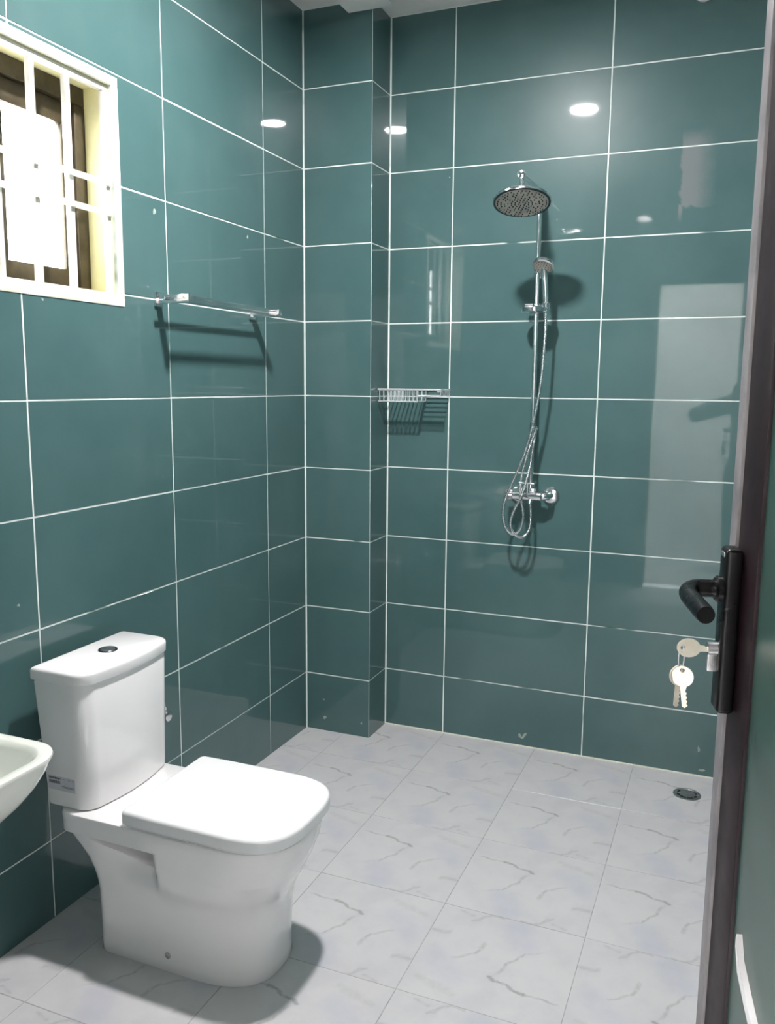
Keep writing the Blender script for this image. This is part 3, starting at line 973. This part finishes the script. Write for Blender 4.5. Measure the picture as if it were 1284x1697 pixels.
# sliding soap dish and hand shower holder
sdish = MB().lathe([(0.004, -0.006), (0.044, -0.006), (0.050, -0.003), (0.054, 0.010), (0.0515, 0.0105), (0.047, 0.001), (0.030, -0.001), (0.004, -0.001)], L(RX + 0.004, RY - 0.055, 1.772), (0, 0, 1), 40).obj('soap_dish', M['chrome'], sh)
mb = MB()
mb.lathe([(0.0145, -0.020), (0.0165, -0.018), (0.0165, 0.018), (0.0145, 0.020)], L(RX, RY, 1.785), (0, 0, 1), 24)
mb.cyl(L(RX, RY - 0.012, 1.785), L(RX + 0.040, RY - 0.05, 1.785), 0.010, 16)
mb.lathe([(0.012, -0.014), (0.0155, -0.012), (0.017, 0.012), (0.015, 0.015)], L(RX + 0.048, RY - 0.056, 1.787), (0.0, -0.1, 1), 22)
mb.cyl(L(RX - 0.012, RY, 1.797), L(RX - 0.044, RY, 1.797), 0.009, 16)
mb.obj('slider', M['chrome'], sh)
# hand shower
hx, hy = RX + 0.048, RY - 0.056
hdir = Vector((-0.06, -0.50, -0.86)).normalized()
mb = MB()
mb.tube(smooth_path([L(hx, hy + 0.002, 1.745), L(hx, hy, 1.775), L(hx - 0.002, hy - 0.003, 1.82), L(hx - 0.005, hy - 0.008, 1.87), L(hx - 0.008, hy - 0.012, 1.905), L(hx - 0.009, hy - 0.016, 1.925)], 5),
        [0.0085] * 5 + [0.0105] * 5 + [0.0115] * 5 + [0.012] * 5 + [0.013] * 6, 16)
hh = Vector((hx - 0.010, hy - 0.028, 1.936))
mb.lathe([(0.012, -0.016), (0.028, -0.013), (0.040, -0.005), (0.0435, 0.004), (0.0425, 0.009), (0.038, 0.011)], L(*hh), hdir, 36)
hs = mb.obj('hand_shower', M['chrome'], sh)
MB().lathe([(0.037, 0.0095), (0.036, 0.0122), (0.0, 0.013)], L(*hh), hdir, 32).obj('spray_face', M['nozzle_face'], hs, label='grey hand shower spray face')
mb = MB()
u_, v_, _ = frame_of(hdir)
for k in range(1, 4):
    for i in range(6 * k):
        a = 6.28318 * i / (6 * k)
        c_ = hh + (u_ * math.cos(a) + v_ * math.sin(a)) * (0.0105 * k) + hdir * 0.0125
        mb.cyl(L(*c_), L(*(c_ + hdir * 0.002)), 0.0016, 6)
mb.obj('nozzles', M['rubber'], hs, 30, kind='stuff')
# mixer: body, diverter box, wall connections, knob
MZ = 1.060
body = MB().lathe([(0.012, -0.062), (0.0185, -0.058), (0.0185, 0.055), (0.014, 0.060)], L(0.925, 0.125, MZ), (1, 0, 0), 24).obj('mixer_body', M['chrome'], sh)
mb = MB()
mb.tube(smooth_path([L(0.978, 0.125, MZ), L(0.992, 0.126, MZ), L(1.003, 0.138, MZ), L(1.006, 0.155, MZ), L(1.006, PIER_D - 0.002, MZ)], 5), 0.0135, 18)
mb.obj('connector', M['chrome'], sh)
MB().lathe([(0.034, 0.0004), (0.034, 0.005), (0.029, 0.012), (0.017, 0.016)], L(1.006, PIER_D, MZ), (0, -1, 0), 32).obj('wall_flange', M['chrome'], sh)
mb = MB()
mb.tube(smooth_path([L(0.895, 0.135, MZ), L(0.880, 0.150, MZ), L(0.877, 0.165, MZ), L(0.876, PIER_D - 0.002, MZ)], 5), 0.0135, 18)
mb.obj('connector', M['chrome'], sh)
MB().lathe([(0.034, 0.0004), (0.034, 0.005), (0.029, 0.012), (0.017, 0.016)], L(0.876, PIER_D, MZ), (0, -1, 0), 32).obj('wall_flange', M['chrome'], sh)
mb = MB()
n = 32
prof = [(0.010, -0.002), (0.0185, 0.0), (0.020, 0.010), (0.020, 0.024), (0.017, 0.030), (0.008, 0.032)]
rg = []
for r_, h_ in prof:
    rg.append([L(0.866 - h_, 0.118 + r_ * (1 + 0.08 * (-1) ** (i // 2)) * math.cos(6.28318 * i / n), MZ + r_ * (1 + 0.08 * (-1) ** (i // 2)) * math.sin(6.28318 * i / n)) for i in range(n)])
mb.loft(rg).obj('knob', M['steel'], sh, label='dark ridged control knob')
mb = MB()
mb.box(*[a for p in zip(L(0.908, 0.098, 1.076), L(0.958, 0.146, 1.094)) for a in p], 0.003)
mb.lathe([(0.016, 0.0), (0.017, 0.004), (0.017, 0.014), (0.012, 0.018)], L(RX, RY, 1.094), (0, 0, 1), 24)
mb.obj('diverter', M['chrome'], sh)
MB().box(*[a for p in zip(L(0.900, 0.070, 1.112), L(0.962, 0.122, 1.120)) for a in p], 0.003).obj('lever', M['chrome'], sh)
mb = MB()
mb.cyl(L(0.931, 0.097, 1.075), L(0.931, 0.097, 1.113), 0.008, 14)
mb.obj('lever_stem', M['chrome'], sh)
MB().cyl(L(0.938, 0.115, MZ - 0.030), L(0.938, 0.118, MZ - 0.012), 0.0095, 18).obj('hose_nut', M['chrome'], sh)
# hose: from the hand shower down, round two loops and up behind the riser, back to the mixer outlet
hp = [(0.983, 0.076, 1.752), (0.984, 0.075, 1.722), (0.982, 0.074, 1.626), (0.975, 0.072, 1.513), (0.955, 0.070, 1.375), (0.926, 0.068, 1.247), (0.886, 0.066, 1.139), (0.852, 0.066, 1.053), (0.842, 0.068, 0.992), (0.854, 0.072, 0.935),
      (0.884, 0.078, 0.908), (0.912, 0.080, 0.934), (0.922, 0.076, 0.990), (0.914, 0.070, 1.045), (0.907, 0.074, 1.104), (0.918, 0.086, 1.188), (0.939, 0.098, 1.270), (0.953, 0.108, 1.318), (0.956, 0.114, 1.330), (0.951, 0.112, 1.310),
      (0.943, 0.104, 1.236), (0.938, 0.086, 1.165), (0.917, 0.064, 1.069), (0.888, 0.060, 1.007), (0.875, 0.062, 0.956), (0.888, 0.068, 0.915), (0.918, 0.082, 0.898), (0.941, 0.100, 0.925), (0.944, 0.112, 0.985), (0.938, 0.115, 1.034)]
MB().tube([L(*p) for p in smooth_path(hp, 7)], 0.0055, 10).obj('hose', M['hose'], sh, 60)

# ------------------------------------------------------------------ floor drain
dr = thing('floor_drain', 'round steel floor drain near the back wall by the door', 'drain', (1.592, 0.000, floor_z(0.0)))
dr.rotation_euler = (fa, 0, 0)
MB().lathe([(0.050, 0.0002), (0.049, 0.0022), (0.040, 0.0028), (0.038, 0.0012)], n=40, caps=(True, True)).obj('drain_ring', M['steel'], dr)
MB().lathe([(0.0375, 0.0013), (0.0375, 0.0017)], n=36).obj('drain_gap', M['void'], dr)
mb = MB()
mb.lathe([(0.0, 0.0018), (0.028, 0.0018), (0.028, 0.0034), (0.0, 0.0040)], n=32)
for k in range(8):
    a = 6.28318 * k / 8
    mb.cyl((0.026 * math.cos(a), 0.026 * math.sin(a), 0.0026), (0.039 * math.cos(a), 0.039 * math.sin(a), 0.0024), 0.0016, 6)
mb.obj('drain_grate', M['steel'], dr)

# ------------------------------------------------------------------ small white cap high on the back wall
wc = thing('wall_cap', 'small round white cap at the top of the back wall', 'cap', (1.476, PIER_D, 2.853))
MB().lathe([(0.036, 0.0003), (0.036, 0.006), (0.030, 0.013), (0.010, 0.017)], axis=(0, -1, 0), n=28).obj('cap_cover', M['white_plastic'], wc)
MB().lathe([(0.006, 0.016), (0.006, 0.019), (0.004, 0.0195)], axis=(0, -1, 0), n=14).obj('screw', M['steel'], wc)


# ------------------------------------------------------------------ filler daubs and chips on the tiles
def daubs(parent, spots, to3):
    mb = MB()
    for u, v, ru, rv, ang in spots:
        n = 12
        ph = rng.uniform(0, 6)
        poly = []
        for i in range(n):
            a = 6.28318 * i / n
            k = 1 + 0.22 * math.sin(2 * a + ph) + 0.15 * math.sin(3 * a + 2 * ph)
            x, y = ru * k * math.cos(a), rv * k * math.sin(a)
            poly.append((u + x * math.cos(ang) - y * math.sin(ang), v + x * math.sin(ang) + y * math.cos(ang)))
        mb.prism(poly, -0.0005, 0.0006, to3, 0.0003)
    mb.obj('filler_daubs', M['daub'], parent, 0, kind='stuff')


daubs(wl, [(-0.968, 2.003, 0.006, 0.010, 0), (-0.435, 2.012, 0.006, 0.006, 0), (-1.44, 1.70, 0.004, 0.004, 0), (-1.575, 0.925, 0.004, 0.004, 0)],
      lambda a, b, d: Vector((d, a, b)))
daubs(wbk, [(0.915, 0.030, 0.006, 0.013, 0.4), (0.932, 0.034, 0.006, 0.014, -0.4), (1.02, 2.073, 0.004, 0.004, 0), (1.047, 2.070, 0.014, 0.0025, 0.05), (0.99, 2.12, 0.002, 0.002, 0), (1.62, 0.095, 0.005, 0.010, 0), (1.636, 0.012, 0.012, 0.004, 0)],
      lambda a, b, d: Vector((a, PIER_D - d, b)))
daubs(wp, [(0.09, 0.048, 0.007, 0.008, 0), (0.085, 0.13, 0.004, 0.004, 0), (0.265, 0.05, 0.004, 0.005, 0)], lambda a, b, d: Vector((a, -d, b)))


# ------------------------------------------------------------------ the photographer in the corridor, seen mirrored in the back wall tiles
M['skin'] = speckle(material('brown_skin', rgb(92, 60, 44), 0.5), rgb(96, 62, 46), rgb(84, 54, 40), 30)
M['shirt'] = speckle(material('dark_navy_shirt', rgb(30, 32, 40), 0.85), rgb(32, 34, 42), rgb(24, 26, 34), 80, bump=0.2)
M['trousers'] = speckle(material('black_trousers', rgb(26, 26, 28), 0.85), rgb(28, 28, 30), rgb(20, 20, 22), 80, bump=0.2)
M['hair'] = speckle(material('short_black_hair', rgb(16, 14, 13), 0.8), rgb(18, 16, 15), rgb(10, 9, 9), 200, bump=0.8)
M['eye'] = speckle(material('eye_white', rgb(220, 214, 206), 0.2), rgb(222, 216, 208), rgb(214, 206, 198), 50)


def skinned(verts, edges, radii, root=0, sub=2):
    """skeleton -> smooth tapering surface (plain mesh data)"""
    me = bpy.data.meshes.new('skeleton')
    me.from_pydata([Vector(v) for v in verts], edges, [])
    o = bpy.data.objects.new('skeleton', me)
    COL.objects.link(o)
    sk = o.modifiers.new('Skin', 'SKIN')
    sk.use_smooth_shade = True
    for v, r_ in zip(me.skin_vertices[0].data, radii):
        v.radius = r_ if isinstance(r_, tuple) else (r_, r_)
        v.use_root = False
    me.skin_vertices[0].data[root].use_root = True
    sb_ = o.modifiers.new('Sub', 'SUBSURF')
    sb_.levels = sb_.render_levels = sub
    dg = bpy.context.evaluated_depsgraph_get()
    out = bpy.data.meshes.new_from_object(o.evaluated_get(dg))
    bpy.data.objects.remove(o)
    bpy.data.meshes.remove(me)
    return out


def chain(keys, J):
    names = []
    edges = []
    for ch in keys:
        for a in ch:
            if a not in names:
                names.append(a)
        edges += [(names.index(a), names.index(b)) for a, b in zip(ch, ch[1:])]
    edges = list(dict.fromkeys(edges))
    return [J[n_][0] for n_ in names], edges, [J[n_][1] for n_ in names]


PX, PY, FZ = 1.80, -3.53, 0.035
J = {
    'pelvis': ((PX, PY, 0.93), 0.125), 'waist': ((PX, PY, 1.08), 0.115), 'chest': ((PX, PY + 0.005, 1.24), 0.135), 'upper': ((PX, PY, 1.35), 0.105),
    'neck': ((PX, PY + 0.01, 1.45), 0.052), 'skull': ((PX, PY + 0.025, 1.52), 0.058),
    'sl': ((PX - 0.155, PY, 1.365), 0.062), 'el': ((PX - 0.435, PY + 0.10, 1.265), 0.043), 'wl': ((1.648, -3.262, 1.375), 0.027),
    'sr': ((PX + 0.155, PY, 1.365), 0.062), 'er': ((PX + 0.26, PY + 0.13, 1.16), 0.043), 'wr': ((1.745, -3.265, 1.355), 0.027),
    'hl': ((PX - 0.095, PY, 0.87), 0.088), 'kl': ((PX - 0.105, PY + 0.02, 0.50), 0.060), 'al': ((PX - 0.11, PY - 0.02, 0.12), 0.040), 'tl': ((PX - 0.12, PY + 0.13, FZ + 0.035), 0.034),
    'hr': ((PX + 0.095, PY, 0.87), 0.088), 'kr': ((PX + 0.105, PY + 0.02, 0.50), 0.060), 'ar': ((PX + 0.11, PY - 0.02, 0.12), 0.040), 'tr': ((PX + 0.12, PY + 0.13, FZ + 0.035), 0.034),
    'pl': ((1.640, -3.222, 1.395), (0.030, 0.018)), 'prr': ((1.722, -3.224, 1.380), (0.030, 0.018)),
}
body_me = skinned(*chain([('pelvis', 'waist', 'chest', 'upper', 'neck', 'skull'), ('upper', 'sl', 'el', 'wl', 'pl'), ('upper', 'sr', 'er', 'wr', 'prr'),
                          ('pelvis', 'hl', 'kl', 'al', 'tl'), ('pelvis', 'hr', 'kr', 'ar', 'tr')], J))
mb = MB()
mb.bm.from_mesh(body_me)
# head with brow, nose, mouth, ears
HCn = Vector((PX, PY + 0.035, 1.605))
rg = []
for k in range(25):
    a = math.pi * k / 24
    zz = math.cos(a)
    rr_ = math.sin(a)
    ring = []
    for i in range(32):
        b = 6.28318 * i / 32
        cx, cy = math.cos(b), math.sin(b)
        w_ = 0.074 * (1 - 0.16 * max(0, -zz))
        d_ = 0.095
        p = Vector((cx * rr_ * w_, cy * rr_ * d_, zz * 0.118))
        if cy > 0.3:
            f_ = (cy - 0.3) / 0.7
            nz = math.exp(-((zz + 0.17) / 0.15) ** 2) * math.exp(-(cx / 0.16) ** 2)
            mo = math.exp(-((zz + 0.50) / 0.10) ** 2) * math.exp(-(cx / 0.30) ** 2)
            br = math.exp(-((zz - 0.13) / 0.08) ** 2) * math.exp(-((abs(cx) - 0.3) / 0.3) ** 2)
            so = math.exp(-((zz - 0.0) / 0.08) ** 2) * math.exp(-((abs(cx) - 0.36) / 0.16) ** 2)
            ch_ = math.exp(-((zz + 0.85) / 0.14) ** 2) * math.exp(-(cx / 0.4) ** 2)
            p.y += f_ * (0.020 * nz + 0.006 * mo + 0.004 * br - 0.009 * so + 0.010 * ch_)
        ring.append(HCn + p + Vector((0, 0, 0)))
    rg.append(ring)
rg[0] = [HCn + Vector((0, 0, 0.118)) + (p - rg[0][0]) * 0.001 + Vector((0.0005 * math.cos(6.28318 * i / 32), 0.0005 * math.sin(6.28318 * i / 32), 0)) for i, p in enumerate(rg[0])]
rg[-1] = [HCn + Vector((0.0005 * math.cos(6.28318 * i / 32), 0.0005 * math.sin(6.28318 * i / 32), -0.118)) for i in range(32)]
mb.loft(rg)
for sx_ in (-1, 1):
    mb.tube([HCn + Vector((sx_ * 0.072, -0.012, 0.028)), HCn + Vector((sx_ * 0.081, -0.018, 0.022)), HCn + Vector((sx_ * 0.083, -0.018, 0.0)), HCn + Vector((sx_ * 0.078, -0.010, -0.022)), HCn + Vector((sx_ * 0.070, -0.004, -0.030))],
            [0.006, 0.010, 0.011, 0.009, 0.005], 10)
# fingers closed on the phone (phone centre 1.682, -3.197, 1.432)
PHX, PHY, PHZ = 1.682, -3.198, 1.428


def finger(pts_, r0):
    q = smooth_path(pts_, 4)
    k_ = len(q)
    mb.tube(q + [q[-1] + (q[-1] - q[-2]).normalized() * r0 * 0.5], [r0 * (1 - 0.25 * i / k_) for i in range(k_)] + [r0 * 0.3], 10)


for i, (zz, ln) in enumerate(((1.428, 0.050), (1.410, 0.056), (1.391, 0.053), (1.374, 0.042))):
    finger([(1.636, -3.226, zz - 0.008), (PHX - 0.0475, -3.207, zz), (PHX - 0.0465, -3.190, zz + 0.001), (PHX - 0.038, -3.1855, zz + 0.001), (PHX - 0.048 + ln * 0.6, -3.185, zz)], 0.0082)
    finger([(1.730, -3.228, zz - 0.020), (PHX + 0.0475, -3.208, zz - 0.012), (PHX + 0.0465, -3.190, zz - 0.011), (PHX + 0.038, -3.1855, zz - 0.011), (PHX + 0.048 - ln * 0.6, -3.185, zz - 0.012)], 0.0082)
finger([(1.640, -3.226, 1.385), (1.652, -3.222, 1.402), (1.662, -3.215, 1.418), (1.668, -3.211, 1.436)], 0.0095)
finger([(1.724, -3.228, 1.372), (1.712, -3.222, 1.390), (1.702, -3.215, 1.406), (1.696, -3.211, 1.424)], 0.0095)
pe = mb.obj('person', M['skin'], smooth=180)
pe['label'] = 'person in dark clothes holding up a phone, mirrored in back wall tiles'
pe['category'] = 'person'
pe['kind'] = 'thing'
for sx_ in (-1, 1):
    MB().lathe([(0.0, -0.011), (0.006, -0.0085), (0.0095, 0.0), (0.006, 0.0085), (0.0, 0.011)], HCn + Vector((sx_ * 0.030, 0.0745, 0.003)), (0, 1, 0), 16).obj('eye', M['eye'], pe)
    MB().lathe([(0.0052, 0.0), (0.0050, 0.0012), (0.0, 0.002)], HCn + Vector((sx_ * 0.030, 0.0852, 0.001)), (0, 1, 0), 14).obj('iris', M['hair'], pe)


def dressed(name, keys, grow, mat, extra=None):
    J2 = dict(J)
    J2.update(extra or {})
    v, e, r_ = chain(keys, J2)
    r_ = [(a[0] + grow, a[1] + grow) if isinstance(a, tuple) else a + grow for a in r_]
    me = skinned(v, e, r_)
    me.materials.clear()
    me.materials.append(mat)
    o = bpy.data.objects.new(name, me)
    COL.objects.link(o)
    o.parent = pe
    return o


mid = lambda a, b, q: tuple(Vector(J[a][0]).lerp(Vector(J[b][0]), q))
dressed('shirt', [('low', 'waist', 'chest', 'upper', 'collar'), ('upper', 'sl', 'el', 'cl'), ('upper', 'sr', 'er', 'cr')], 0.019, M['shirt'],
        {'waist': ((PX, PY, 1.08), 0.132), 'low': ((PX, PY, 0.91), 0.150), 'collar': ((PX, PY + 0.008, 1.42), 0.048), 'cl': (mid('el', 'wl', 0.75), 0.031), 'cr': (mid('er', 'wr', 0.75), 0.031)})
dressed('trousers', [('belt', 'pelvis', 'hl', 'kl', 'al'), ('pelvis', 'hr', 'kr', 'ar')], 0.010, M['trousers'], {'belt': ((PX, PY, 1.04), 0.112), 'pelvis': ((PX, PY, 0.93), 0.118)})
for a, b in (('al', 'tl'), ('ar', 'tr')):
    p, q = Vector(J[a][0]), Vector(J[b][0])
    me = skinned([(p.x, p.y - 0.03, FZ + 0.048), (p.x, p.y + 0.04, FZ + 0.055), (q.x, q.y - 0.03, FZ + 0.046), (q.x, q.y + 0.02, FZ + 0.040)], [(0, 1), (1, 2), (2, 3)], [0.042, 0.046, 0.044, 0.038], root=1)
    me.materials.clear()
    me.materials.append(M['black'])
    o = bpy.data.objects.new('shoe', me)
    COL.objects.link(o)
    o.parent = pe
rg = []
for k in range(13):
    a = math.pi * 0.60 * k / 12
    ring = []
    for i in range(32):
        b = 6.28318 * i / 32
        front = max(0.0, math.sin(b))
        aa = a * (1 - 0.40 * front)
        ring.append(HCn + Vector((math.cos(b) * math.sin(aa) * 0.080 + 0.0004 * math.cos(b), math.sin(b) * math.sin(aa) * 0.101 + 0.0004 * math.sin(b), math.cos(aa) * 0.127)))
    rg.append(ring)
MB().loft(rg).obj('hair', M['hair'], pe, 180)
ph = thing('phone', 'dark phone held up by the person outside the doorway', 'phone', (PHX, PHY, PHZ))
MB().box(-0.038, 0.038, -0.004, 0.004, -0.078, 0.078, 0.003).obj('phone_body', M['black'], ph)
MB().box(-0.0355, 0.0355, -0.0046, -0.0039, -0.074, 0.074, 0.0003).obj('screen', M['door_panel'], ph)
MB().lathe([(0.009, 0.0), (0.009, 0.0016), (0.0065, 0.002)], (-0.020, 0.0038, 0.062), (0, 1, 0), 24).obj('lens', M['black'], ph)
